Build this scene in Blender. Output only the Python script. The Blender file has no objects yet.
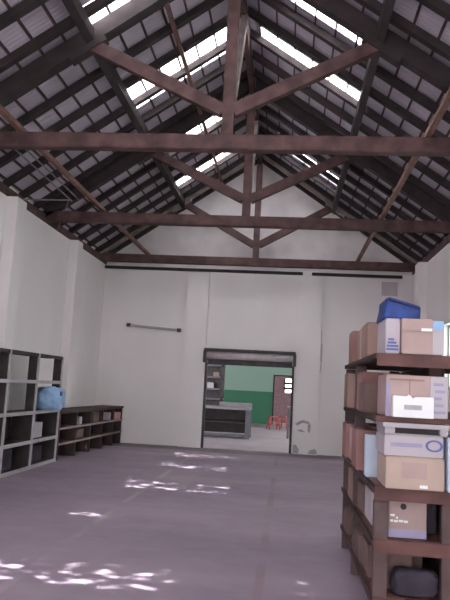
import bpy, bmesh, math, random
from mathutils import Vector, Matrix, noise
random.seed(7)
S = bpy.context.scene
C = S.collection
XC = -0.865                    # centre line of the hall
XL, XR = -4.69, 2.96           # faces of the side walls
YB = 15.86                     # face of the back wall
YN = -5.0                      # near end of the hall
SL = 0.69                      # roof slope
def zb(d): return 7.05 - SL*d          # underside of the principal rafters at distance d from the centre
def zs(d): return zb(d) + 0.40         # underside of the sheets

# ------------------------------------------------------------------ materials
def mat(name, col, rough=0.8, var=0.25, scale=6.0, col2=None, bump=0.0, stretch=(1,1,1), metal=0.0, spec=0.3):
    m = bpy.data.materials.new(name); m.use_nodes = True
    nt = m.node_tree; b = nt.nodes['Principled BSDF']
    b.inputs['Roughness'].default_value = rough; b.inputs['Metallic'].default_value = metal
    b.inputs['Specular IOR Level'].default_value = spec
    tc = nt.nodes.new('ShaderNodeTexCoord'); mp = nt.nodes.new('ShaderNodeMapping')
    mp.inputs['Scale'].default_value = stretch
    oi = nt.nodes.new('ShaderNodeObjectInfo')
    nt.links.new(tc.outputs['Object'], mp.inputs['Vector']); nt.links.new(oi.outputs['Location'], mp.inputs['Location'])
    nz = nt.nodes.new('ShaderNodeTexNoise'); nz.inputs['Scale'].default_value = scale; nz.inputs['Detail'].default_value = 6
    nt.links.new(mp.outputs['Vector'], nz.inputs['Vector'])
    rp = nt.nodes.new('ShaderNodeValToRGB')
    c2 = col2 or tuple(c*(1-var) for c in col)
    rp.color_ramp.elements[0].position = 0.35; rp.color_ramp.elements[1].position = 0.65
    rp.color_ramp.elements[0].color = (*c2, 1); rp.color_ramp.elements[1].color = (*col, 1)
    nt.links.new(nz.outputs['Fac'], rp.inputs['Fac']); nt.links.new(rp.outputs['Color'], b.inputs['Base Color'])
    if bump:
        bp = nt.nodes.new('ShaderNodeBump'); bp.inputs['Strength'].default_value = bump; bp.inputs['Distance'].default_value = 0.02
        nt.links.new(nz.outputs['Fac'], bp.inputs['Height']); nt.links.new(bp.outputs['Normal'], b.inputs['Normal'])
    return m

M = {}
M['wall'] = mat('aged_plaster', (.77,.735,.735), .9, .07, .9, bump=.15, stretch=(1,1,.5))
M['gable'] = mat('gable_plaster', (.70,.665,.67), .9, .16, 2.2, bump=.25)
M['timber'] = mat('old_dark_timber', (.105,.056,.055), .7, .5, 5, bump=.2)
M['timber_red'] = mat('reddish_timber', (.20,.105,.085), .7, .4, 5, bump=.2)
M['rafter'] = mat('blackened_timber', (.043,.032,.033), .75, .4, 5)
M['timber_lit'] = mat('skylit_timber', (.27,.225,.21), .75, .35, 5)  # paler copy of the timber, with skylight put into its colour
M['pipe'] = mat('dull_pipe', (.25,.23,.23), .5, .3, 8, metal=.3)
M['steel_grey'] = mat('grey_paint', (.36,.34,.36), .6, .15, 5)
M['dark_metal'] = mat('dark_metal', (.07,.06,.065), .5, .3, 6, metal=.3)
M['shutter'] = mat('galvanised_shutter', (.62,.56,.58), .5, .12, 9, metal=.1)
M['shelf_edge'] = mat('pale_grey_shelf_edge', (.42,.40,.42), .6, .18, 7)
M['shelf_dark'] = mat('dark_brown_board', (.058,.048,.048), .75, .35, 5)
M['shelf_brown'] = mat('brown_worn_board', (.066,.041,.04), .7, .35, 5)
M['shelf_lip'] = mat('worn_board_lip', (.30,.235,.225), .7, .25, 6)
M['rack'] = mat('red_brown_rack', (.155,.072,.066), .6, .4, 5, bump=.1)
M['rack_post'] = mat('grey_brown_rack_post', (.125,.085,.085), .7, .3, 5)
CARD = {
 'brown': mat('cardboard_brown', (.33,.225,.19), .85, .2, 3),
 'tan': mat('cardboard_tan', (.50,.385,.33), .85, .12, 3),
 'pinkish brown': mat('cardboard_pink', (.46,.34,.325), .85, .15, 3),
 'dark brown': mat('cardboard_dark', (.19,.125,.115), .85, .25, 3),
 'lilac grey': mat('card_lilac', (.50,.455,.495), .7, .1, 3),
 'reddish brown': mat('cardboard_red', (.33,.18,.165), .85, .2, 3),
}
M['white'] = mat('white_card', (.86,.86,.89), .7, .04, 4)
M['tape'] = mat('packing_tape', (.48,.36,.28), .35, .1, 6)
M['print_blue'] = mat('blue_print', (.13,.16,.38), .6, .15, 8)
M['print_lilac'] = mat('lilac_print', (.36,.33,.50), .6, .1, 5)
M['tape_blue'] = mat('light_blue_label', (.30,.48,.75), .5, .15, 12)
M['print_grey'] = mat('grey_print', (.42,.43,.45), .6, .2, 20)
M['recess_dark'] = mat('dark_recess', (.05,.045,.05), .8, .2, 9)  # near-black for the tray slot and hand hole, shade put into colour
M['tarp'] = mat('blue_tarpaulin', (.03,.075,.30), .5, .55, 9, bump=.3)
M['tarp_light'] = mat('blue_tarpaulin_edge', (.03,.045,.17), .5, .3, 5)
M['bag'] = mat('pale_blue_plastic', (.33,.52,.78), .4, .3, 5, bump=.3)
M['pink'] = mat('pink_card', (.52,.30,.29), .7, .2, 6)
M['pale_blue_card'] = mat('pale_blue_card', (.52,.60,.72), .7, .1, 5)
M['dark_cloth'] = mat('dark_bundle', (.055,.045,.065), .85, .4, 4, bump=.3)
M['bench'] = mat('grey_bench_top', (.27,.27,.285), .5, .2, 5)
M['bench_frame'] = mat('grey_bench_frame', (.14,.14,.17), .5, .2, 5)
M['red_plastic'] = mat('red_plastic', (.34,.075,.08), .45, .2, 6)
M['damage'] = mat('bare_render', (.45,.42,.425), .95, .3, 14)
M['panel'] = mat('shadow_and_box_grey', (.53,.48,.51), .8, .12, 3)  # serves the shadow slab on the back wall and the cable box

def nodes_of(m):
    m.use_nodes = True; return m.node_tree, m.node_tree.nodes, m.node_tree.links

def floor_material():
    m = bpy.data.materials.new('worn_concrete'); nt, N, L = nodes_of(m); b = N['Principled BSDF']
    tc = N.new('ShaderNodeTexCoord')
    n1 = N.new('ShaderNodeTexNoise'); n1.inputs['Scale'].default_value = .55; n1.inputs['Detail'].default_value = 8; n1.inputs['Roughness'].default_value = .6
    mp = N.new('ShaderNodeMapping'); mp.inputs['Scale'].default_value = (.7,1.6,1)
    L.new(tc.outputs['Object'], mp.inputs[0]); L.new(mp.outputs[0], n1.inputs['Vector'])
    r1 = N.new('ShaderNodeValToRGB'); e = r1.color_ramp.elements
    e[0].position=.3; e[0].color=(.205,.16,.215,1); e[1].position=.72; e[1].color=(.315,.255,.30,1)
    L.new(n1.outputs['Fac'], r1.inputs[0])
    sep = N.new('ShaderNodeSeparateXYZ'); L.new(tc.outputs['Object'], sep.inputs[0])
    cur = r1.outputs['Color']
    def stripe(axis, c, w, col, amt, nscale, lo=.4, hi=.62):
        nonlocal cur
        s = N.new('ShaderNodeMath'); s.operation='SUBTRACT'; s.inputs[1].default_value=c; L.new(sep.outputs[axis], s.inputs[0])
        a = N.new('ShaderNodeMath'); a.operation='ABSOLUTE'; L.new(s.outputs[0], a.inputs[0])
        mr = N.new('ShaderNodeMapRange'); mr.inputs[1].default_value=w; mr.inputs[2].default_value=w*.5; L.new(a.outputs[0], mr.inputs[0])
        nz = N.new('ShaderNodeTexNoise'); nz.inputs['Scale'].default_value=nscale; L.new(tc.outputs['Object'], nz.inputs['Vector'])
        mm = N.new('ShaderNodeMapRange'); mm.inputs[1].default_value=lo; mm.inputs[2].default_value=hi; mm.inputs[4].default_value=amt; L.new(nz.outputs['Fac'], mm.inputs[0])
        mu = N.new('ShaderNodeMath'); mu.operation='MULTIPLY'; L.new(mr.outputs[0], mu.inputs[0]); L.new(mm.outputs[0], mu.inputs[1])
        mx = N.new('ShaderNodeMix'); mx.data_type='RGBA'; mx.inputs['B'].default_value=(*col,1)
        L.new(mu.outputs[0], mx.inputs['Factor']); L.new(cur, mx.inputs['A']); cur = mx.outputs['Result']
    stripe('X', -1.95, .05, (.40,.33,.35), .7, .9)      # cement joints along the slab
    stripe('X', -.15, .05, (.20,.135,.14), .7, .7)
    stripe('Y', 15.45, .62, (.11,.09,.105), .85, .35, .15, .4)   # darker strip at the foot of the end wall
    L.new(cur, b.inputs['Base Color'])
    n2 = N.new('ShaderNodeTexNoise'); n2.inputs['Scale'].default_value=5; n2.inputs['Detail'].default_value=8; L.new(tc.outputs['Object'], n2.inputs['Vector'])
    r2 = N.new('ShaderNodeMapRange'); r2.inputs[3].default_value=.45; r2.inputs[4].default_value=.7; L.new(n2.outputs['Fac'], r2.inputs[0]); L.new(r2.outputs[0], b.inputs['Roughness'])
    b.inputs['Specular IOR Level'].default_value=.3
    bp = N.new('ShaderNodeBump'); bp.inputs['Strength'].default_value=.06; L.new(n2.outputs['Fac'], bp.inputs['Height']); L.new(bp.outputs[0], b.inputs['Normal'])
    return m
M['floor'] = floor_material()
M['floor_back'] = mat('pale_concrete', (.36,.32,.35), .6, .15, 1.5)

def corrugated(name, base):
    m = bpy.data.materials.new(name); nt,N,L = nodes_of(m); b = N['Principled BSDF']
    tc = N.new('ShaderNodeTexCoord'); w = N.new('ShaderNodeTexWave'); w.wave_type='BANDS'; w.bands_direction='Y'; w.inputs['Scale'].default_value = 4.1
    L.new(tc.outputs['Object'], w.inputs['Vector'])
    bp = N.new('ShaderNodeBump'); bp.inputs['Strength'].default_value=.3; bp.inputs['Distance'].default_value=.02; L.new(w.outputs['Fac'], bp.inputs['Height']); L.new(bp.outputs[0], b.inputs['Normal'])
    nz = N.new('ShaderNodeTexNoise'); nz.inputs['Scale'].default_value=1.3; L.new(tc.outputs['Object'], nz.inputs['Vector'])
    rp = N.new('ShaderNodeValToRGB'); rp.color_ramp.elements[0].color=(*[c*.75 for c in base],1); rp.color_ramp.elements[1].color=(*base,1)
    rp.color_ramp.elements[0].position=.3; rp.color_ramp.elements[1].position=.7
    L.new(nz.outputs['Fac'], rp.inputs[0]); L.new(rp.outputs[0], b.inputs['Base Color'])
    b.inputs['Roughness'].default_value=.6; b.inputs['Specular IOR Level'].default_value=.3
    return m
M['sheet'] = corrugated('corrugated_roof_sheet', (.53,.485,.555))

def skylight_material(name,th):
    m = bpy.data.materials.new(name); nt,N,L = nodes_of(m)
    N.remove(N['Principled BSDF']); out = N['Material Output']
    tl = N.new('ShaderNodeBsdfTranslucent'); tl.inputs[0].default_value=(.80,.80,.82,1)
    tr = N.new('ShaderNodeBsdfTransparent'); tr.inputs[0].default_value=(.9,.9,.9,1)
    g = N.new('ShaderNodeTexCoord'); mp = N.new('ShaderNodeMapping'); mp.inputs['Scale'].default_value=(2.6,5.0,1)
    gp = N.new('ShaderNodeNewGeometry'); L.new(gp.outputs['Position'], mp.inputs[0])
    nz = N.new('ShaderNodeTexNoise'); nz.inputs['Scale'].default_value=2.3; nz.inputs['Detail'].default_value=4; L.new(mp.outputs[0], nz.inputs['Vector'])
    mr = N.new('ShaderNodeMapRange'); mr.inputs[1].default_value=th; mr.inputs[2].default_value=th+.09; mr.inputs[4].default_value=.92; L.new(nz.outputs['Fac'], mr.inputs[0])
    mx = N.new('ShaderNodeMixShader'); L.new(mr.outputs[0], mx.inputs[0]); L.new(tl.outputs[0], mx.inputs[1]); L.new(tr.outputs[0], mx.inputs[2])
    L.new(mx.outputs[0], out.inputs['Surface'])
    return m
M['skylight'] = skylight_material('translucent_sheet',.545); M['skylight_clean'] = skylight_material('sound_translucent_sheet',.63)

def dado_material():
    m = bpy.data.materials.new('green_dado_wall'); nt,N,L = nodes_of(m); b=N['Principled BSDF']
    tc=N.new('ShaderNodeTexCoord'); sep=N.new('ShaderNodeSeparateXYZ'); L.new(tc.outputs['Object'], sep.inputs[0])
    gt=N.new('ShaderNodeMath'); gt.operation='GREATER_THAN'; gt.inputs[1].default_value=1.36; L.new(sep.outputs['Z'], gt.inputs[0])
    mx=N.new('ShaderNodeMix'); mx.data_type='RGBA'; mx.inputs['A'].default_value=(.03,.155,.085,1); mx.inputs['B'].default_value=(.235,.36,.30,1)
    L.new(gt.outputs[0], mx.inputs['Factor']); L.new(mx.outputs['Result'], b.inputs['Base Color']); b.inputs['Roughness'].default_value=.6
    return m
M['dado'] = dado_material()
def brick_material():
    m = bpy.data.materials.new('red_brick'); nt,N,L = nodes_of(m); b=N['Principled BSDF']
    tc=N.new('ShaderNodeTexCoord'); mp=N.new('ShaderNodeMapping'); mp.inputs['Rotation'].default_value=(math.pi/2,0,0); L.new(tc.outputs['Object'], mp.inputs[0])
    br=N.new('ShaderNodeTexBrick'); br.inputs['Scale'].default_value=3.2; br.inputs['Color1'].default_value=(.25,.14,.16,1); br.inputs['Color2'].default_value=(.19,.105,.125,1); br.inputs['Mortar'].default_value=(.27,.20,.22,1)
    L.new(mp.outputs[0], br.inputs['Vector']); L.new(br.outputs['Color'], b.inputs['Base Color']); b.inputs['Roughness'].default_value=.9
    return m
M['brick'] = brick_material()
def glass_material():
    m = bpy.data.materials.new('window_glass'); nt,N,L = nodes_of(m); N.remove(N['Principled BSDF'])
    tr=N.new('ShaderNodeBsdfTransparent'); tr.inputs[0].default_value=(.86,.95,.88,1); gl=N.new('ShaderNodeBsdfGlossy'); gl.inputs['Roughness'].default_value=.05
    mx=N.new('ShaderNodeMixShader'); mx.inputs[0].default_value=.06; L.new(tr.outputs[0],mx.inputs[1]); L.new(gl.outputs[0],mx.inputs[2]); L.new(mx.outputs[0],N['Material Output'].inputs['Surface'])
    return m
M['glass'] = glass_material()

# ------------------------------------------------------------------ mesh helpers
def nb(): return bmesh.new()
def bx(bm, x0,x1,y0,y1,z0,z1, bev=0.0):
    b = bmesh.new()
    bmesh.ops.create_cube(b, size=1, matrix=Matrix.Translation(((x0+x1)/2,(y0+y1)/2,(z0+z1)/2)) @ Matrix.Diagonal((x1-x0,y1-y0,z1-z0,1)))
    if bev: bmesh.ops.bevel(b, geom=list(b.edges), offset=bev, segments=2, affect='EDGES', clamp_overlap=True)
    join(bm, b); return bm
def join(bm, b):
    me = bpy.data.meshes.new('t'); b.to_mesh(me); b.free(); bm.from_mesh(me); bpy.data.meshes.remove(me)
def prism(bm, pts, axis, a, c):
    """extrude a 2D outline along axis ('x': pts=(y,z), 'y': pts=(x,z)) from a to c"""
    f = (lambda p,t: (t,p[0],p[1])) if axis=='x' else ((lambda p,t: (p[0],t,p[1])) if axis=='y' else (lambda p,t:(p[0],p[1],t)))
    A=[bm.verts.new(f(p,a)) for p in pts]; B=[bm.verts.new(f(p,c)) for p in pts]
    fs=[bm.faces.new(A), bm.faces.new(B)]
    n=len(pts)
    for i in range(n): fs.append(bm.faces.new((A[i],A[(i+1)%n],B[(i+1)%n],B[i])))
    bmesh.ops.recalc_face_normals(bm, faces=fs)
def beam(bm, p, q, w, h, bev=.006):
    """rectangular bar from p to q; w across (horizontal), h in the vertical plane"""
    p=Vector(p); q=Vector(q); d=(q-p); L=d.length; d.normalize()
    side = d.cross(Vector((0,0,1)))
    side = side.normalized() if side.length>1e-4 else Vector((1,0,0))
    up = side.cross(d)
    mtx = Matrix((( d.x,side.x,up.x,(p.x+q.x)/2),(d.y,side.y,up.y,(p.y+q.y)/2),(d.z,side.z,up.z,(p.z+q.z)/2),(0,0,0,1)))
    b=bmesh.new(); bmesh.ops.create_cube(b,size=1,matrix=mtx @ Matrix.Diagonal((L,w,h,1)))
    if bev: bmesh.ops.bevel(b, geom=list(b.edges), offset=bev, segments=1, affect='EDGES')
    join(bm,b)
def tube(bm, p, q, r, seg=10):
    p=Vector(p); q=Vector(q); d=q-p
    b=bmesh.new(); bmesh.ops.create_cone(b, cap_ends=True, segments=seg, radius1=r, radius2=r, depth=d.length,
        matrix=Matrix.Translation((p+q)/2) @ d.to_track_quat('Z','Y').to_matrix().to_4x4())
    join(bm,b)
def blob(bm, c, size, power=.6, amp=.08, freq=3.0, seed=0, sub=4, flat=True):
    """a crumpled soft bundle: superellipsoid with noise, flattened where it rests"""
    b=bmesh.new(); bmesh.ops.create_icosphere(b, subdivisions=sub, radius=1)
    for v in b.verts:
        n=v.co.normalized()
        e=Vector([math.copysign(abs(k)**power,k) for k in n])
        e/= max(abs(k) for k in e)**.5
        s=1+amp*noise.noise(n*freq+Vector((seed,seed*.7,0)))+amp*.5*noise.noise(n*freq*2.7+Vector((0,seed,0)))
        v.co=Vector((c[0]+e.x*size[0]/2*s, c[1]+e.y*size[1]/2*s, c[2]+e.z*size[2]/2*s))
        if flat: v.co.z=max(v.co.z, c[2]-size[2]/2*.9)
    for f in b.faces: f.smooth=True
    join(bm,b)
def root_of(o):
    while o.parent: o=o.parent
    return o
def obj(name, bm, m, parent=None, loc=None, label=None):
    base = root_of(parent).location if parent else (Vector(loc) if loc else Vector((0,0,0)))
    bmesh.ops.translate(bm, verts=bm.verts, vec=-Vector(base))
    me=bpy.data.meshes.new(name); bm.to_mesh(me); bm.free()
    me.materials.append(M[m] if isinstance(m,str) else m)
    o=bpy.data.objects.new(name, me); C.objects.link(o)
    if parent: o.parent=parent
    else: o.location=base
    if label: o['label']=label
    return o
def tag(o, label, cat, group=None):
    o['label']=label; o['category']=cat
    if group: o['group']=group
    return o
def thing(name, label, cat, loc, group=None):
    o=bpy.data.objects.new(name,None); C.objects.link(o); o.location=loc; o.empty_display_size=.1
    return tag(o,label,cat,group)
def struct(name, bm, m, parent=None, loc=None):
    o=obj(name,bm,m,parent,loc)
    if not parent: o['kind']='structure'
    return o
def dup(o, loc, label):
    c=o.copy(); C.objects.link(c); c.location=loc; c['label']=label
    for ch in list(o.children):
        d=ch.copy(); C.objects.link(d); d.parent=c
        for g in list(ch.children):
            e=g.copy(); C.objects.link(e); e.parent=d
    return c
ORD=['first','second','third','fourth','fifth','sixth','seventh','eighth','ninth','tenth','eleventh','twelfth','thirteenth','fourteenth','fifteenth','sixteenth','seventeenth','eighteenth']

# ------------------------------------------------------------------ the setting
struct('floor', bx(nb(), XL,XR, YN,YB, -.1,0), 'floor')
struct('floor', bx(nb(), -9,4, YB,36, -.1,0), 'floor_back')
# side walls, with an outer skin that fills up to the roof
bm=nb(); bx(bm,XL-.25,XL,YN,YB+.25,-.1,4.41); bx(bm,XL-.25,XL-.14,YN,YB+.25,4.41,zs(3.96)-.02)
wl=struct('wall_left',bm,'wall')
for y0,y1 in ((13.07,13.40),(9.93,10.31),(6.8,7.15)):
    obj('pilaster', bx(nb(),XL,XL+.19,y0,y1,0,4.41,.008),'wall',wl)
WY0,WY1,WZ0,WZ1=11.45,12.74,1.65,2.88
WINS=[(11.45,12.74),(8.35,9.64),(5.25,6.54),(2.15,3.44),(-.95,.34)]
bm=nb(); yprev=YB+.25
for a,b in WINS:
    bx(bm,XR,XR+.25,b,yprev,-.1,4.41); bx(bm,XR,XR+.25,a,b,-.1,WZ0); bx(bm,XR,XR+.25,a,b,WZ1,4.41); yprev=a
bx(bm,XR,XR+.25,YN,yprev,-.1,4.41)
bx(bm,XR+.14,XR+.25,YN,YB+.25,4.41,zs(3.96)-.02)
wr=struct('wall_right',bm,'wall')
obj('pilaster', bx(nb(),XR-.19,XR,14.2,14.6,0,4.41,.008),'wall',wr)
for q,(WY0,WY1) in enumerate(WINS):
    bm=nb()
    for a,b in ((WY0,WY0+.05),(WY1-.05,WY1),((WY0+WY1)/2-.02,(WY0+WY1)/2+.02)): bx(bm,XR+.1,XR+.15,a,b,WZ0,WZ1)
    for a,b in ((WZ0,WZ0+.05),(WZ1-.05,WZ1),(2.25,2.29)): bx(bm,XR+.1,XR+.15,WY0,WY1,a,b)
    w1=struct(f'window_{q+1}',bm,'steel_grey')
    obj('glass_pane', bx(nb(),XR+.122,XR+.128,WY0+.01,WY1-.01,WZ0+.01,WZ1-.01),'glass',w1)
# back wall with the doorway and the gable
DX0,DX1,DH=-2.0,.18,2.39
bm=nb(); hw=(XR-XL)/2
prism(bm,[(XL,0),(DX0,0),(DX0,DH),(DX1,DH),(DX1,0),(XR,0),(XR,4.41),(XL,4.41)],'y',YB,YB+.25)
wb=struct('wall_back',bm,'wall')
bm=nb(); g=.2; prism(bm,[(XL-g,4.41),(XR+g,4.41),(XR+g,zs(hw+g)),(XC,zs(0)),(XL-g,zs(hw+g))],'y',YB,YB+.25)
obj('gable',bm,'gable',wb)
obj('pilaster', bx(nb(),-2.54,-2.0,YB-.12,YB,0,4.40,.008),'wall',wb)
rp=obj('pilaster', bx(nb(),.20,.79,YB-.12,YB,0,4.40,.008),'wall',wb)
bm=nb()
yd=YB-.12
def chip(bm,pts): prism(bm,pts,'y',yd-.004,yd)
chip(bm,[(.24,.70),(.40,.80),(.56,.78),(.62,.70),(.56,.71),(.42,.74),(.30,.66)])
chip(bm,[(.54,.70),(.62,.70),(.60,.50),(.55,.54)])
chip(bm,[(.28,.56),(.40,.58),(.50,.52),(.38,.52)])
chip(bm,[(.21,.02),(.21,.20),(.28,.22),(.36,.10),(.34,.02)])
chip(bm,[(.56,.02),(.60,.10),(.72,.14),(.78,.10),(.78,.02)])
obj('bare_patch',bm,'damage',rp,label='grey chipped patches in the plaster')
# near end of the hall (behind the viewer) with a wide open gateway
bm=nb(); prism(bm,[(XL,0),(-3.2,0),(-3.2,3.7),(1.5,3.7),(1.5,0),(XR,0),(XR,zs(hw)),(XC,zs(0)),(XL,zs(hw))],'y',YN-.25,YN)
struct('wall_near',bm,'wall')

# roof sheets, left open where the translucent sheets lie
SKY={-1:[(.55,1.1,.3,1.9),(2.85,3.45,.3,1.9),(5.15,5.75,.3,1.9),(7.38,7.9,1.0,1.93),(9.68,10.40,.32,1.93),(12.05,12.78,.55,1.75),(14.02,14.78,.55,1.93)],
      1:[(.6,1.1,.3,1.9),(3.0,3.5,.3,1.9),(5.4,5.8,.3,1.9),(8.27,8.54,.72,1.75),(9.78,10.12,.22,1.95),(11.68,11.97,.42,1.80),(13.98,14.50,.70,1.93)]}
DE=4.25
def slab(bm, s, d0,d1,y0,y1, th=.02, lift=0.0):
    prism(bm,[(XC+s*d0,zs(d0)+lift),(XC+s*d1,zs(d1)+lift),(XC+s*d1,zs(d1)+lift+th),(XC+s*d0,zs(d0)+lift+th)],'y',y0,y1)
for s in (-1,1):
    bm=nb(); y=YN-.4
    for (y0,y1,d0,d1) in SKY[s]:
        slab(bm,s,0,DE,y,y0); slab(bm,s,0,d0,y0,y1); slab(bm,s,d1,DE,y0,y1); y=y1
    slab(bm,s,0,DE,y,YB+.4)
    struct('ceiling',bm,'sheet')
    side={-1:'left',1:'right'}[s]
    rows=[r for r in SKY[s] if r[0]>7]
    for i,(y0,y1,d0,d1) in enumerate(SKY[s]):
        bm=nb(); slab(bm,s,d0-.02,d1+.02,y0-.02,y1+.02,.004,.022)
        k=len(SKY[s])-1-i
        wh='farthest' if k==0 else ORD[k]+' from the back wall'
        o=tag(obj('skylight_sheet',bm,'skylight' if s<0 else 'skylight_clean',loc=(XC+s*(d0+d1)/2,(y0+y1)/2,zs((d0+d1)/2))),
            f'bright translucent roof sheet on the {side} slope, '+('nearest the back gable' if k==0 else wh),'skylight','translucent skylight sheets')

# rafters, battens, purlins
proto={}
ys=[10.06+.66*k for k in range(-6,9)]
ys=[y for y in ys if y<YB-.3]
n=len(ys)
for s in (-1,1):
    side={-1:'left',1:'right'}[s]
    for i,y in enumerate(ys):
        k=n-1-i
        lab=f'dark sloping rafter under the {side} roof slope, '+('closest to the back gable' if k==0 else f'{ORD[k]} from the back gable')
        loc=(XC+s*1.0,y,zs(1.0)-.09)
        if s not in proto:
            bm=nb(); t=.10
            prism(bm,[(XC+s*.045,zs(.045)-.145),(XC+s*4.1,zs(4.1)-.145),(XC+s*4.1,zs(4.1)-.022),(XC+s*.045,zs(.045)-.022)],'y',y-t/2,y+t/2)
            o=obj('rafter',bm,'rafter',loc=loc); proto[s]=o
        else:
            o=proto[s].copy(); C.objects.link(o); o.location=loc
        tag(o,lab,'rafter','common rafters')
    pb=None
    for j in range(14):
        d=.22+.285*j
        lab=f'thin batten running lengthwise under the {side} roof slope, '+('nearest the ridge' if j==0 else f'{ORD[j]} down from the ridge')
        loc=(XC+s*d,5.6,zs(d)-.015)
        if pb is None:
            bm=nb(); prism(bm,[(XC+s*(d-.013),zs(d-.013)-.020),(XC+s*(d+.013),zs(d+.013)-.020),(XC+s*(d+.013),zs(d+.013)-.001),(XC+s*(d-.013),zs(d-.013)-.001)],'y',5.6,YB-.002)
            o=obj('batten',bm,'timber',loc=loc); pb=o
        else:
            o=pb.copy(); C.objects.link(o); o.location=loc
        tag(o,lab,'batten','roof battens')
    d=1.86
    bm=nb(); prism(bm,[(XC+s*(d-.045),zb(d-.045)+.10),(XC+s*(d+.045),zb(d+.045)+.10),(XC+s*(d+.045),zb(d+.045)+.252),(XC+s*(d-.045),zb(d-.045)+.252)],'y',5.6,YB-.105)
    tag(obj('purlin',bm,'rafter',loc=(XC+s*d,5.6,zb(d))),f'heavy dark purlin running lengthwise halfway up the {side} roof slope','purlin')
    xw={-1:XL-.12,1:XR-.02}[s]
    tag(obj('wall_plate',bx(nb(),xw,xw+.14,5.6,YB-.002,4.412,4.56),'timber',loc=(xw+.07,5.6,4.412)),f'dark timber wall plate lying along the top of the {side} wall','beam')
    xr={-1:-3.56,1:1.60}[s]
    tag(obj('timber_runner',bx(nb(),xr-.035,xr+.035,5.6,YB-.002,4.632,4.70),'timber_red',loc=(xr,5.6,4.632)),f'slim reddish timber runner lying lengthwise across the truss ties, {side} side of the hall','beam')
tag(obj('ridge_beam',bx(nb(),XC-.04,XC+.04,5.6,YB-.002,7.0,7.30),'timber',loc=(XC,5.6,7.0)),'dark ridge beam running along the peak of the roof','beam')

for s in (-1,1):
    side={-1:'left',1:'right'}[s]
    bm=nb(); prism(bm,[(XC+s*.045,zb(.045)+.15),(XC+s*3.8,zb(3.8)+.15),(XC+s*3.8,zb(3.8)+.37),(XC+s*.045,zb(.045)+.37)],'y',YB-.10,YB-.002)
    tag(obj('gable_rafter',bm,'rafter',loc=(XC+s*1.9,YB-.05,zb(1.9)+.15)),f'blackened rafter lying against the back gable, {side} slope','rafter')
bm=nb(); bx(bm,XC-.98,XC-.92,5.6,YB-.11,zs(.95)-.225,zs(.95)-.18); tag(obj('stringer',bm,'timber_red',loc=(XC-.95,5.6,zs(.95)-.2)),'slim reddish stringer running lengthwise under the upper left roof slope','beam')

def make_truss(y,label,brace=True,off=.07,pm='rafter',th=.27):
    t=thing('roof_truss',label,'roof truss',(XC,y,4.43),'timber roof trusses')
    obj('tie_beam',bx(nb(),XL-.1,XR+.1,y-.075,y+.075,4.432,4.63,.01),'timber',t)
    obj('king_post',bx(nb(),XC-.075,XC+.075,y-.06,y+.06,4.63,6.995,.008),'timber',t)
    for s in (-1,1):
        bm=nb(); prism(bm,[(XC+s*.075,zb(.075)+off),(XC+s*3.85,zb(3.85)+off),(XC+s*3.85,zb(3.85)+off+th),(XC+s*.075,zb(.075)+off+th)],'y',y-.075,y+.075)
        obj('principal_rafter',bm,pm,t)
        bm=nb(); beam(bm,(XC+s*1.66,y,zb(1.66)+off-.035),(XC+s*2.12,y,zb(2.12)+off-.035),.15,.075); obj('cleat',bm,pm,t)
        bm=nb(); beam(bm,(XC+s*.06,y,4.96),(XC+s*1.82,y,zb(1.82)+off-.03),.11,.17); obj('strut',bm,'timber',t)
    if brace:
        bm=nb(); beam(bm,(XC+.03,y+.05,5.12),(XC+.03,y+1.25,6.99),.10,.14); obj('ridge_brace',bm,'timber_lit',t,label='brace in paler skylit tint')
    return t
T=[7.785,11.65,15.515]
make_truss(T[0],'nearest dark timber king post truss, its tie beam crossing the whole picture')
make_truss(T[1],'middle dark timber king post truss spanning the hall')
make_truss(T[2],'farthest timber king post truss, standing just in front of the back gable',False,.19,'timber_lit',.17)  # its rafters take the paler tint as painted skylight

# ------------------------------------------------------------------ fittings on the walls
pr=thing('pipe_run','pair of thin grey pipes hung under the left eave with stay rods','pipe',(-4.1,8.7,4.8))
for z,y0,y1 in ((4.79,8.6,11.35),(4.93,8.9,11.75)):
    bm=nb(); tube(bm,(-4.1,y0,z),(-4.1,y1,z-.03),.014); obj('pipe',bm,'pipe',pr)
bm=nb(); tube(bm,(-4.675,9.95,4.36),(-4.1,11.25,4.75),.014); obj('stay_rod',bm,'pipe',pr)
bm=nb(); tube(bm,(-4.1,11.2,4.75),(-4.675,12.25,4.40),.011); obj('stay_rod',bm,'pipe',pr)
tag(obj('wall_rail',bx(nb(),-4.66,.30,YB-.20,YB-.125,4.29,4.36,.006),'rafter',loc=(-2.2,YB-.16,4.29)),'long dark rail high on the back wall from the left corner over the doorway','rail')
tag(obj('wall_rail',bx(nb(),.52,2.68,YB-.20,YB-.125,4.29,4.36,.006),'rafter',loc=(1.6,YB-.16,4.29)),'shorter dark rail high on the back wall right of the doorway','rail')
wf=thing('wall_strip','narrow grey metal strip fixed to the back wall left of the doorway','rail',(-3.34,YB,2.85))
bm=nb(); beam(bm,(-4.04,YB-.03,2.895),(-2.64,YB-.03,2.81),.05,.06); obj('channel',bm,'steel_grey',wf)
for x,z in ((-3.98,2.893),(-2.70,2.815)): obj('end_bracket',bx(nb(),x-.05,x+.05,YB-.065,YB,z-.045,z+.045,.005),'dark_metal',wf)
tag(obj('wall_shadow_slab',bx(nb(),2.22,2.60,YB-.03,YB,3.88,4.22,.004),'panel',loc=(2.4,YB,3.88)),'grey slab standing for a shadow high on the back wall near the right corner','panel')  # thin slab whose grey paints a shadow on the wall
bm=nb()
cp=[(.80,2.95),(.80,2.75),(.82,2.55),(.82,2.2),(.80,1.95)]
for a,b in zip(cp,cp[1:]): tube(bm,(a[0],YB-.012,a[1]),(b[0],YB-.012,b[1]),.006,8)
cb=tag(obj('cable',bm,'pipe',loc=(.82,YB,2.0)),'thin grey cable running down beside the right pilaster','cable')
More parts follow.
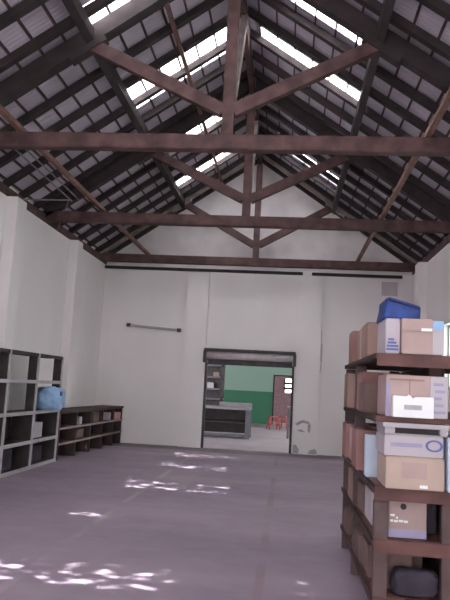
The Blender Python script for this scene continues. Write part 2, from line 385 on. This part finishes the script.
obj('cable_box',bx(nb(),.795,.835,YB-.05,YB,2.2,2.65,.01),'panel',cb)

# roller shutter over the doorway
rs=thing('roller_shutter','rolled up metal shutter at the head of the back doorway','shutter',((DX0+DX1)/2,YB-.1,0))
bm=nb(); tube(bm,(DX0+.04,YB-.12,2.245),(DX1-.04,YB-.12,2.245),.098,32)
for f in bm.faces: f.smooth=len(f.verts)==4
obj('curtain_roll',bm,'shutter',rs)
obj('headboard',bx(nb(),DX0-.02,DX1+.02,YB-.26,YB-.013,2.345,2.40,.005),'dark_metal',rs)
obj('bottom_rail',bx(nb(),DX0+.05,DX1-.05,YB-.012,YB+.05,2.02,2.40,.006),'dark_metal',rs)  # rail made extra tall; its dark face paints shade below the roll
for x in (DX0+.0,DX1-.0):
    obj('end_bracket',bx(nb(),x-.035,x+.035,YB-.24,YB-.002,2.05,2.345,.006),'dark_metal',rs)
for x in (DX0+.03,DX1-.03):
    obj('guide_rail',bx(nb(),x-.028,x+.028,YB-.03,YB+.05,0.0,2.06,.004),'dark_metal',rs)

# ------------------------------------------------------------------ left pigeonhole shelves
XF=-4.08; XBK=-4.675
ts=thing('pigeonhole_shelf','tall open pigeonhole shelf unit with pale grey edges against the left wall','shelf',(-4.38,9.7,0))
UY=[8.2,9.3,10.42,11.58]
ZT=[.03,.44,.91,1.41,1.85]
XBK=-4.46
for y in UY:
    u=obj('upright',bx(nb(),XF-.17,XF-.02,y-.028,y+.028,0,1.872,.004),'shelf_dark',ts)
    obj('edge_strip',bx(nb(),XF-.02,XF,y-.035,y+.035,0,1.875,.004),'shelf_edge',u)
    obj('divider',bx(nb(),XBK,XF-.17,y-.012,y+.012,0,.895,.002),'shelf_dark',ts)
for i in range(3):
    for z in ZT:
        b=obj('board',bx(nb(),XBK,XF-.02,UY[i]+.03,UY[i+1]-.03,z-.015,z+.02,.003),'shelf_dark',ts)
        obj('edge_strip',bx(nb(),XF-.02,XF,UY[i]+.035,UY[i+1]-.035,z-.028,z+.028,.003),'shelf_edge' if z<1.6 else 'shelf_dark',b)
    obj('back_panel',bx(nb(),XBK-.012,XBK,UY[i]+.03,UY[i+1]-.03,.05,.895),'shelf_dark',ts)
bg=thing('plastic_bag','pale blue bulging plastic bag in the right bay of the tall shelf','bag',(-4.12,11.08,.931))
bm=nb(); blob(bm,(-4.13,11.20,.931+.19),(.44,.56,.42),.85,.16,2.2,8); obj('bag_body',bm,'bag',bg)
bm=nb(); blob(bm,(-3.93,11.14,1.22),(.07,.08,.08),.9,.3,3,5,3,False); obj('knot',bm,'print_blue',bg)
def small_box(name,label,x0,x1,y0,y1,z0,z1,m,cat='box',group=None):
    return tag(obj(name,bx(nb(),x0,x1,y0,y1,z0,z1,.006),m,loc=((x0+x1)/2,(y0+y1)/2,z0)),label,cat,group)
small_box('carton','small pale carton in the tall shelf, in the bay below the blue bag',-4.42,-4.18,10.72,11.08,.466,.72,CARD['lilac grey'])
small_box('book','thin lilac book standing in the top row of the tall shelf',-4.4,-4.16,9.5,9.55,1.431,1.74,CARD['lilac grey'],'book')
small_box('carton','dark carton on the bottom board of the tall shelf, right bay',-4.44,-4.2,10.6,11.2,.051,.33,'dark_cloth')
small_box('carton','dark carton on the bottom board of the tall shelf, middle bay',-4.44,-4.22,9.4,10.0,.051,.36,'dark_cloth')

# low shelf
XF2=-4.07; XBK=-4.60
ls=thing('low_shelf','low dark brown three row shelf unit along the left wall, reaching the back corner','shelf',(-4.07,11.68,0))
UY2=[11.70,12.58,13.42,14.2,15.0,15.66]
LOW=[ls]
for y in UY2:
    obj('upright',bx(nb(),XBK,XF2-.02,y-.03,y+.03,0,.85,.004),'shelf_brown',ls)
for z in (.29,.57):
    b=obj('board',bx(nb(),XBK,XF2-.01,UY2[0]+.0,UY2[-1],z-.018,z+.018,.003),'shelf_brown',ls)
    obj('edge_strip',bx(nb(),XF2-.01,XF2,UY2[0]-.03,UY2[-1]+.03,z-.022,z+.022,.003),'shelf_lip',b)
b=obj('board',bx(nb(),XBK,XF2-.01,UY2[0]-.05,UY2[-1]+.05,.851,.89,.004),'shelf_brown',ls)
obj('edge_strip',bx(nb(),XF2-.01,XF2+.002,UY2[0]-.05,UY2[-1]+.05,.84,.892,.003),'shelf_brown',b)
obj('back_panel',bx(nb(),XBK-.01,XBK,UY2[0],UY2[-1],.3,.85),'shelf_brown',ls)
LOW.append(small_box('parcel','pink parcel in the far end of the low shelf, middle row',-4.3,-4.085,15.05,15.55,.593,.75,'pink'))
LOW.append(small_box('carton','small pale carton in the top row of the low shelf, near end',-4.3,-4.12,12.8,12.96,.593,.74,CARD['lilac grey']))
LOW.append(small_box('carton','small pale carton in the top row of the low shelf, fourth bay along',-4.3,-4.12,14.72,14.88,.593,.76,CARD['lilac grey']))
LOW.append(small_box('carton','brown carton in the middle row of the low shelf, second bay along',-4.45,-4.15,12.8,13.2,.313,.5,CARD['dark brown']))
LOW.append(small_box('carton','dark brown carton in the top row of the low shelf, third bay along',-4.4,-4.14,13.7,14.1,.593,.8,CARD['dark brown']))
PV=Vector((-4.07,11.68,0)); RZ=Matrix.Rotation(-.036,3,'Z')
for o in LOW:
    o.location=PV+RZ@(o.location-PV); o.rotation_euler.z=-.036

# ------------------------------------------------------------------ right storage rack
RX0,RX1,RY0,RY1=.60,1.75,4.42,6.70
BZ=[.22,.575,.905,1.362,1.775]          # top faces of the boards
rk=thing('storage_rack','large red brown timber storage rack loaded with cartons, right side of the hall','rack',(1.17,5.77,0))
for x in (RX0,1.03,RX1-.09):
    for y in (RY0,5.72,RY1-.07):
        if x==1.03 and y==5.72: continue
        obj('post',bx(nb(),x,x+.09,y,y+.07,0,BZ[2]-.09 if (x<1.1 and y==RY0) else BZ[-1]-.04,.005),'rack_post',rk)
obj('post',bx(nb(),1.03,1.12,4.85,4.92,BZ[2]+.001,BZ[-1]-.04,.005),'rack_post',rk)
obj('centre_panel',bx(nb(),1.13,1.145,RY0+.45,RY1-.1,.2,1.73),'rack_post',rk)
for z in BZ:
    b=obj('board',bx(nb(),RX0+.012,RX1,RY0+.012,RY1,z-.035,z,.003),'rack',rk)
    obj('front_rail',bx(nb(),RX0-.004,RX1,RY0-.022,RY0-.001,z-(.034 if z==BZ[3] else .085),z-.001,.004),'rack',b)
    obj('side_rail',bx(nb(),RX0-.016,RX0-.001,RY0-.022,RY1,z-.04,z-.001,.004),'shelf_brown',b)

def carton(name,label,x0,x1,y0,y1,z0,z1,m,cat='box',group=None,taped=True,rot=0.0):
    cx,cy=(x0+x1)/2,(y0+y1)/2
    o=thing(name,label,cat,(cx,cy,z0),group)
    bm=nb(); bx(bm,x0,x1,y0,y1,z0,z1-.004,.006); obj('body',bm,m,o)
    bm=nb(); bx(bm,x0+.002,cx-.002,y0+.002,y1-.002,z1-.004,z1,0); bx(bm,cx+.002,x1-.002,y0+.002,y1-.002,z1-.004,z1,0); obj('flap',bm,m,o)
    if taped:
        bm=nb(); bx(bm,cx-.022,cx+.022,y0-.001,y1+.001,z1,z1+.001); bx(bm,cx-.022,cx+.022,y0-.0015,y0,z1-.07,z1+.001)
        obj('tape',bm,'tape',o)
    o.rotation_euler.z=rot
    return o
YE=4.36
z=BZ[4]+.001
o=carton('carton','lilac white carton with blue print at the left front corner of the rack top',.65,.745,YE+.05,YE+.45,z,z+.235,CARD['lilac grey'],taped=False)
bm=nb(); 
for k in range(4): bx(bm,.655+.004*k,.735-.014*max(0,k-1),YE+.0475,YE+.05,z+.02+.022*k,z+.035+.022*k)
obj('print',bm,'print_blue',o)
o=carton('carton','pinkish carton on the rack top with a light blue label at its corner',.752,1.022,YE+.02,YE+.42,z,z+.225,CARD['pinkish brown'],taped=False)
obj('lid',bx(nb(),.749,.95,YE+.008,YE+.425,z+.15,z+.234,.005),CARD['pinkish brown'],o)
obj('printed_panel',bx(nb(),.951,1.023,YE+.017,YE+.02,z+.003,z+.222),CARD['lilac grey'],o,label='lilac grey panel')
obj('blue_label',bx(nb(),.951,1.02,YE+.012,YE+.0165,z+.165,z+.222),'tape_blue',o,label='light blue label')
obj('white_label',bx(nb(),.875,.945,YE+.004,YE+.0078,z+.152,z+.172),'white',o,label='white strip')
# blue tarpaulin bundle lying on the two boxes
zt=z+.237
tb=thing('tarpaulin_bundle','bright blue folded tarpaulin bundle lying on top of the boxes at the rack end','tarpaulin',(.74,YE+.26,zt))
bm=nb(); b=bmesh.new()
bmesh.ops.create_cube(b,size=1); bmesh.ops.subdivide_edges(b,edges=list(b.edges),cuts=9,use_grid_fill=True)
for v in b.verts:
    u,w,h=v.co.x+.5,v.co.y+.5,v.co.z+.5
    top=.142-.062*u
    xx=.638+.242*u+.022*h*(1-u)
    zz=zt+h*top
    v.co=Vector((xx,YE+.07+w*.36,zz))
    nn=noise.noise(Vector((xx*14,w*5,zz*14)))*.012+noise.noise(Vector((xx*35,w*9,zz*30)))*.005
    v.co+=Vector((nn*.6,nn,nn*.5 if h>.1 else 0))
    if h<.05: v.co.z=max(v.co.z,zt)
bmesh.ops.recalc_face_normals(b,faces=b.faces)
for f in b.faces: f.smooth=True
join(bm,b); obj('bundle',bm,'tarp',tb)
bm=nb(); beam(bm,(.66,YE+.062,zt+.135),(.877,YE+.066,zt+.075),.03,.022,.008); obj('rolled_edge',bm,'tarp_light',tb,label='darker blue rolled edge')
# second level
z=BZ[3]+.001
o=carton('carton','wide brown carton behind the white packet, on the second board from the top',.655,1.05,YE+.02,YE+.42,z,z+.272,CARD['pinkish brown'],taped=False)
bm=nb(); bx(bm,.68,.90,YE+.014,YE+.02,z+.235,z+.248); bx(bm,.805,.81,YE+.016,YE+.02,z+.12,z+.25); obj('seam',bm,CARD['brown'],o)
obj('printed_panel',bx(nb(),.94,1.049,YE+.017,YE+.02,z+.002,z+.268),CARD['lilac grey'],o,label='lilac printed panel')
bm=nb()
for k in range(5): bx(bm,.96+.008*(k%2),1.035-.012*(k%3),YE+.0145,YE+.017,z+.03+.045*k,z+.048+.045*k)
obj('print',bm,'print_lilac',o)
obj('edge_print',bx(nb(),.656,.682,YE+.017,YE+.02,z+.002,z+.22),'print_lilac',o)
wp=thing('white_packet','bright white packet with a torn top edge and a small grey label','packet',(.81,YE,z))
bm=nb(); prism(bm,[(.69,z),(.945,z),(.945,z+.135),(.90,z+.134),(.85,z+.132),(.825,z+.130),(.815,z+.120),(.80,z+.138),(.785,z+.146),(.775,z+.134),(.72,z+.136),(.69,z+.137)],'y',YE-.06,YE+.005)
obj('body',bm,'white',wp)
obj('grey_label',bx(nb(),.76,.87,YE-.0625,YE-.06,z+.05,z+.08),'print_grey',wp,label='grey label')
# third level
z=BZ[2]+.001
o=carton('carton','tan carton with a small white sticker at its foot, at the rack end',.66,1.03,YE+.0,YE+.40,z,z+.205,CARD['tan'],taped=False)
obj('sticker',bx(nb(),.875,.925,YE-.003,YE,z+.012,z+.032),'white',o,label='white sticker')
obj('print',bx(nb(),.76,.92,YE-.002,YE,z+.07,z+.17),CARD['pinkish brown'],o)
z2=z+.206
o=carton('carton','lilac carton with a dark blue oval print, stacked on the tan carton',.65,1.025,YE+.01,YE+.40,z2,z2+.135,CARD['lilac grey'],taped=False)
bm=nb()
for a in range(24):
    t=a/24*2*math.pi; t2=(a+1)/24*2*math.pi
    P=lambda t,r:(.965+r*.055*math.cos(t), z2+.075+r*.038*math.sin(t))
    prism(bm,[P(t,1),P(t2,1),P(t2,.72),P(t,.72)],'y',YE+.006,YE+.01)
obj('oval_print',bm,'print_blue',o,label='dark blue oval print')
obj('print_line',bx(nb(),.69,.89,YE+.0075,YE+.01,z2+.06,z2+.085),'print_lilac',o)
z3=z2+.136
o=thing('open_tray','lilac white open carton tray lying on its side above the oval print carton','box',(.84,YE+.2,z3))
bm=nb(); bx(bm,.655,1.05,YE+.03,YE+.40,z3,z3+.006); bx(bm,.635,1.055,YE-.02,YE+.40,z3+.046,z3+.076,.004); bx(bm,.65,.715,YE+.0,YE+.40,z3+.007,z3+.046,.003); bx(bm,1.0,1.05,YE+.0,YE+.40,z3+.007,z3+.046,.003)
obj('body',bm,CARD['lilac grey'],o); obj('slot_shade',bx(nb(),.716,.999,YE+.05,YE+.39,z3+.007,z3+.045),'recess_dark',o,label='dark fill for shade in the slot')  # dark block paints the shade inside the open slot
carton('carton','pale bluish carton at the right edge of the picture, middle rack board',1.045,1.35,YE-.02,YE+.40,z,z+.34,'pale_blue_card',taped=False)
# fourth level
z=BZ[1]+.001
o=carton('carton','brown carton with a round hand hole and white print, at the rack end',.705,.95,YE+.14,YE+.44,z,z+.265,CARD['pinkish brown'],taped=False)
bm=nb()
b=bmesh.new(); bmesh.ops.create_cone(b,cap_ends=True,segments=16,radius1=.02,radius2=.02,depth=.004,matrix=Matrix.Translation((.80,YE+.138,z+.20))@Matrix.Rotation(math.pi/2,4,'X')); join(bm,b)
obj('hand_hole',bm,'recess_dark',o,label='dark hand hole')
bm=nb()
for a,b_,zz in ((.715,.745,.135),(.755,.765,.12),(.715,.735,.10),(.74,.765,.098),(.77,.80,.10),(.805,.83,.098)): bx(bm,a,b_,YE+.1375,YE+.14,z+zz,z+zz+.014)
obj('print',bm,'white',o,label='white print')
obj('print_band',bx(nb(),.706,.949,YE+.1375,YE+.14,z+.004,z+.055),'print_lilac',o)
tr=thing('dark_roll','dark rolled bundle standing beside the brown carton, second board from the floor','roll',(1.0,YE+.3,z))
bm=nb(); blob(bm,(1.0,YE+.34,z+.125),(.085,.22,.25),.8,.1,3,11); obj('roll',bm,'dark_cloth',tr)
# bottom level
z=BZ[0]+.001
carton('carton','dark carton behind the soft bundle on the lowest rack board',.70,.88,YE+.25,YE+.45,z,z+.25,CARD['dark brown'],taped=False)
db=thing('dark_bundle','dark soft bundle on the lowest rack board, near end','bundle',(.87,YE+.2,z))
bm=nb(); blob(bm,(.88,YE+.165,z+.08),(.30,.14,.17),.75,.1,3,17); obj('bundle',bm,'dark_cloth',db)

# cartons along the long side of the rack, facing the hall
kinds=['brown','pinkish brown','tan','reddish brown','dark brown','lilac grey']
lev=['lowest','second lowest','middle','second highest','top']
levn=['the lowest','the second lowest','the middle','the second highest','the top']
fix={(4,0):('brown',.40,.25),(4,1):('pinkish brown',.36,.27),(4,2):('brown',.38,.29),(4,3):('reddish brown',.36,.31),(4,4):('dark brown',.40,.33),
     (3,0):('dark brown',.36,.22),(3,1):('reddish brown',.40,.31),(3,2):('pinkish brown',.36,.27),(3,3):('brown',.36,.32),(3,4):('dark brown',.40,.31),
     (2,1):('reddish brown',.42,.31),(2,2):('pinkish brown',.36,.30),(2,3):('reddish brown',.36,.31),(2,4):('brown',.40,.27),
     (1,0):('lilac grey',.42,.24),(1,1):('dark brown',.38,.22),(1,2):('brown',.36,.25),(1,3):('dark brown',.36,.21),(1,4):('brown',.40,.25),
     (0,0):('dark brown',.40,.22),(0,1):('dark brown',.40,.19),(0,2):('lilac grey',.36,.24),(0,3):('dark brown',.36,.2),(0,4):('dark brown',.40,.23)}
for L in range(5):
    z=BZ[L]+.001; y=4.84
    for k in range(4):
        if k==2: y=5.81
        if (L,k)==(2,0):
            small_box('folder','pale blue white folder standing among the cartons on the middle rack board',.592,.95,y+.03,y+.12,z,z+.30,'pale_blue_card','folder')
            y+=.14; 
            small_box('carton','narrow reddish carton beside the pale blue folder on the middle rack board',.62,1.0,y+.02,y+.24,z,z+.22,CARD['reddish brown'])
            y+=.27; continue
        kd,w,h=fix[(L,k)]
        w=.42 if k in(0,1) else .40; w=min(w,6.62-y) if k>1 else min(w,5.71-y)
        if w<.15: break
        j=random.uniform(-.06,.02) if L>1 else random.uniform(-.03,.05)
        pos=['first','second','third','fourth','fifth'][k]
        carton('carton',f'{kd} carton, hall side of {levn[L]} rack board, {pos} from the near end',.625+j,1.0+j,y,y+w-.03,z,z+h,CARD[kd],'box','cartons along the side of the rack')
        y+=w

# ------------------------------------------------------------------ the room beyond the doorway
FY=28.0
bm=nb(); FX0,FX1,FH=-.50,.62,2.05
prism(bm,[(-9,0),(FX0,0),(FX0,FH),(FX1,FH),(FX1,0),(4,0),(4,4.2),(-9,4.2)],'y',FY,FY+.2)
struct('wall_far',bm,'dado')
struct('wall_far_left',bx(nb(),-9.2,-9,YB+.25,FY+.2,-.1,4.2),'dado')
bm=nb(); bx(bm,4,4.2,YB+.25,18.5,-.1,4.2); bx(bm,4,4.2,24.5,FY+.2,-.1,4.2); bx(bm,4,4.2,18.5,24.5,-.1,.9); bx(bm,4,4.2,18.5,24.5,3.2,4.2)
struct('wall_far_right',bm,'dado')
bm=nb(); bx(bm,-9.2,4.2,YB+.25,FY+.2,4.2,4.3)
struct('ceiling',bm,'wall')
bm=nb(); bx(bm,FX0-.05,FX0,FY-.03,FY+.22,0,FH+.05); bx(bm,FX1,FX1+.05,FY-.03,FY+.22,0,FH+.05); bx(bm,FX0,FX1,FY-.03,FY+.22,FH,FH+.05)
struct('door_1',bm,'rafter')
struct('ceiling',bx(nb(),-6,4,FY+.2,31,2.75,2.83),'wall')   # canopy added outside the far doorway to shade the brick wall
# brick building outside with a barred opening through it
bw=nb(); OX0,OX1,OZ0,OZ1=-.10,.85,1.35,2.0
for x0,x1,z0,z1 in ((-6,OX0,-.1,4.5),(OX1,4,-.1,4.5),(OX0,OX1,-.1,OZ0),(OX0,OX1,OZ1,4.5)): bx(bw,x0,x1,31,31.2,z0,z1)
ob=tag(obj('brick_wall',bw,'brick',loc=(0,31,0)),'reddish brick wall seen outside through the far doorway','wall')
bm=nb(); bx(bm,OX0,OX0+.06,30.98,31.1,OZ0,OZ1)
for zz in (1.50,1.73): bx(bm,OX0,OX1,30.98,31.1,zz,zz+.11)
bx(bm,.40,.44,30.98,31.1,OZ0,OZ1)
obj('window_bars',bm,'rafter',ob)

wbn=thing('workbench','long grey topped workbench with dark open shelf in the room beyond','workbench',(-2.3,19.5,0))
BX0,BX1,BY0,BY1=-3.7,-1.02,19.2,20.2
obj('bench_top',bx(nb(),BX0,BX1,BY0,BY1,.83,.90,.006),'bench',wbn)
obj('raised_ledge',bx(nb(),-2.0,BX1,BY1-.35,BY1,.901,1.02,.006),'bench',wbn)
for x in (BX0,BX1-.13):
    for y in (BY0,BY1-.1): obj('leg',bx(nb(),x,x+.13,y,y+.1,0,.83,.005),'bench_frame',wbn)
obj('lower_shelf',bx(nb(),BX0+.13,BX1-.13,BY0+.02,BY1-.02,.44,.48,.004),'shelf_dark',wbn)
obj('back_panel',bx(nb(),BX0+.02,BX1-.02,BY1-.02,BY1,.1,.82),'dark_metal',wbn)
obj('side_panel',bx(nb(),BX1-.03,BX1-.01,BY0+.1,BY1-.1,.08,.82),'dark_metal',wbn)
obj('bottom_rail',bx(nb(),BX0,BX1,BY0,BY0+.06,.06,.13,.004),'bench_frame',wbn)

rk2=thing('wall_shelf','dark shelf rack on the left of the room beyond, above the workbench','shelf',(-2.9,23.6,0))
for x in (-3.6,-2.36):
    for y in (23.4,23.8): obj('post',bx(nb(),x,x+.1,y,y+.06,0,2.75,.004),'dark_metal',rk2)
for zz in (.5,1.0,1.35,1.78,2.2,2.6): obj('shelf_board',bx(nb(),-3.6,-2.26,23.4,23.86,zz,zz+.06,.004),'bench_frame',rk2)
obj('back_panel',bx(nb(),-3.6,-2.26,23.862,23.88,.3,2.7),'dark_metal',rk2)
for i,(x,zz,h,m,lb) in enumerate([(-2.85,1.41,.2,CARD['lilac grey'],'pale tin on the lower shelf above the workbench'),(-2.65,1.84,.15,CARD['brown'],'brown box on the middle shelf above the workbench'),(-2.9,2.26,.16,CARD['lilac grey'],'pale box on the upper shelf above the workbench')]):
    small_box('storage_box',lb,x,x+.22,23.5,23.75,zz+.001,zz+h,m)

def stool(x,y,label,rz=0):
    t=thing('stool',label,'stool',(x,y,0),'red plastic stools')
    obj('seat',bx(nb(),x-.17,x+.17,y-.17,y+.17,.44,.48,.012),'red_plastic',t)
    for sx in (-1,1):
        for sy in (-1,1):
            bm=nb(); beam(bm,(x+sx*.20,y+sy*.20,.0),(x+sx*.14,y+sy*.14,.44),.045,.045,.004); obj('leg',bm,'red_plastic',t)
    bm=nb()
    for sx in (-1,1): bx(bm,x+sx*.18-.012,x+sx*.18+.012,y-.17,y+.17,.16,.20)
    for sy in (-1,1): bx(bm,x-.17,x+.17,y+sy*.18-.012,y+sy*.18+.012,.24,.28)
    obj('stretcher',bm,'red_plastic',t)
    t.rotation_euler.z=rz
stool(-.42,24.6,'red plastic stool in the far room, left of the pair',.3)
stool(-.03,25.3,'red plastic stool in the far room, right of the pair by the doorway',-.4)
tb2=thing('side_table','narrow grey metal table partly hidden by the right side of the shutter doorway','table',(.36,20.6,0))
obj('table_top',bx(nb(),.06,.70,20.4,20.9,.93,.98,.006),'bench',tb2)
for x in (.07,.62):
    for y in (20.42,20.83): obj('leg',bx(nb(),x,x+.07,y,y+.06,0,.93,.004),'bench_frame',tb2)
obj('side_panel',bx(nb(),.09,.11,20.48,20.83,.35,.93),'bench_frame',tb2)

# ------------------------------------------------------------------ light
w=bpy.data.worlds.new('World'); S.world=w; w.use_nodes=True
bgn=w.node_tree.nodes['Background']; bgn.inputs[0].default_value=(.98,.955,.97,1); bgn.inputs[1].default_value=2.2
sd=bpy.data.lights.new('sun','SUN'); sd.energy=11.0; sd.angle=math.radians(.6); sd.color=(1,.965,.955)
so=bpy.data.objects.new('sun',sd); C.objects.link(so); so.location=(0,8,14)
d=Vector((.35,-.28,-6.3)); so.rotation_euler=d.to_track_quat('-Z','Y').to_euler()
def portal(name,loc,direc,sx,sy):
    l=bpy.data.lights.new(name,'AREA'); l.shape='RECTANGLE'; l.size=sx; l.size_y=sy; l.cycles.is_portal=True
    o=bpy.data.objects.new(name,l); C.objects.link(o); o.location=loc; o.rotation_euler=Vector(direc).to_track_quat('-Z','Y').to_euler()
portal('gate_portal',(-.85,YN-.3,1.85),(0,1,0),4.7,3.7)
# ------------------------------------------------------------------ camera (pinhole solved from the photograph's lines)
F,PI_,YA,RO=646.7,.1324,.1003,.0528
fw=Vector((-math.sin(YA)*math.cos(PI_),math.cos(YA)*math.cos(PI_),math.sin(PI_)))
rt=Vector((math.cos(YA),math.sin(YA),0)); up=rt.cross(fw)
c,s=math.cos(RO),math.sin(RO)
X=rt*c+up*s; Yv=up*c-rt*s
cam=bpy.data.cameras.new('camera'); co=bpy.data.objects.new('camera',cam); C.objects.link(co)
Zv=-fw
co.matrix_world=Matrix(((X.x,Yv.x,Zv.x,0),(X.y,Yv.y,Zv.y,0),(X.z,Yv.z,Zv.z,1.5),(0,0,0,1)))
cam.sensor_fit='HORIZONTAL'; cam.sensor_width=36; cam.lens=F/450*36; cam.clip_start=.05; cam.clip_end=200
S.camera=co
S.view_settings.view_transform='Standard'; S.view_settings.look='None'; S.view_settings.gamma=1
S.view_settings.use_curve_mapping=False
S.view_settings.exposure=2.0
S.cycles.use_denoising=True
S.cycles.max_bounces=10; S.cycles.diffuse_bounces=6; S.cycles.transparent_max_bounces=12
S.cycles.sample_clamp_indirect=6
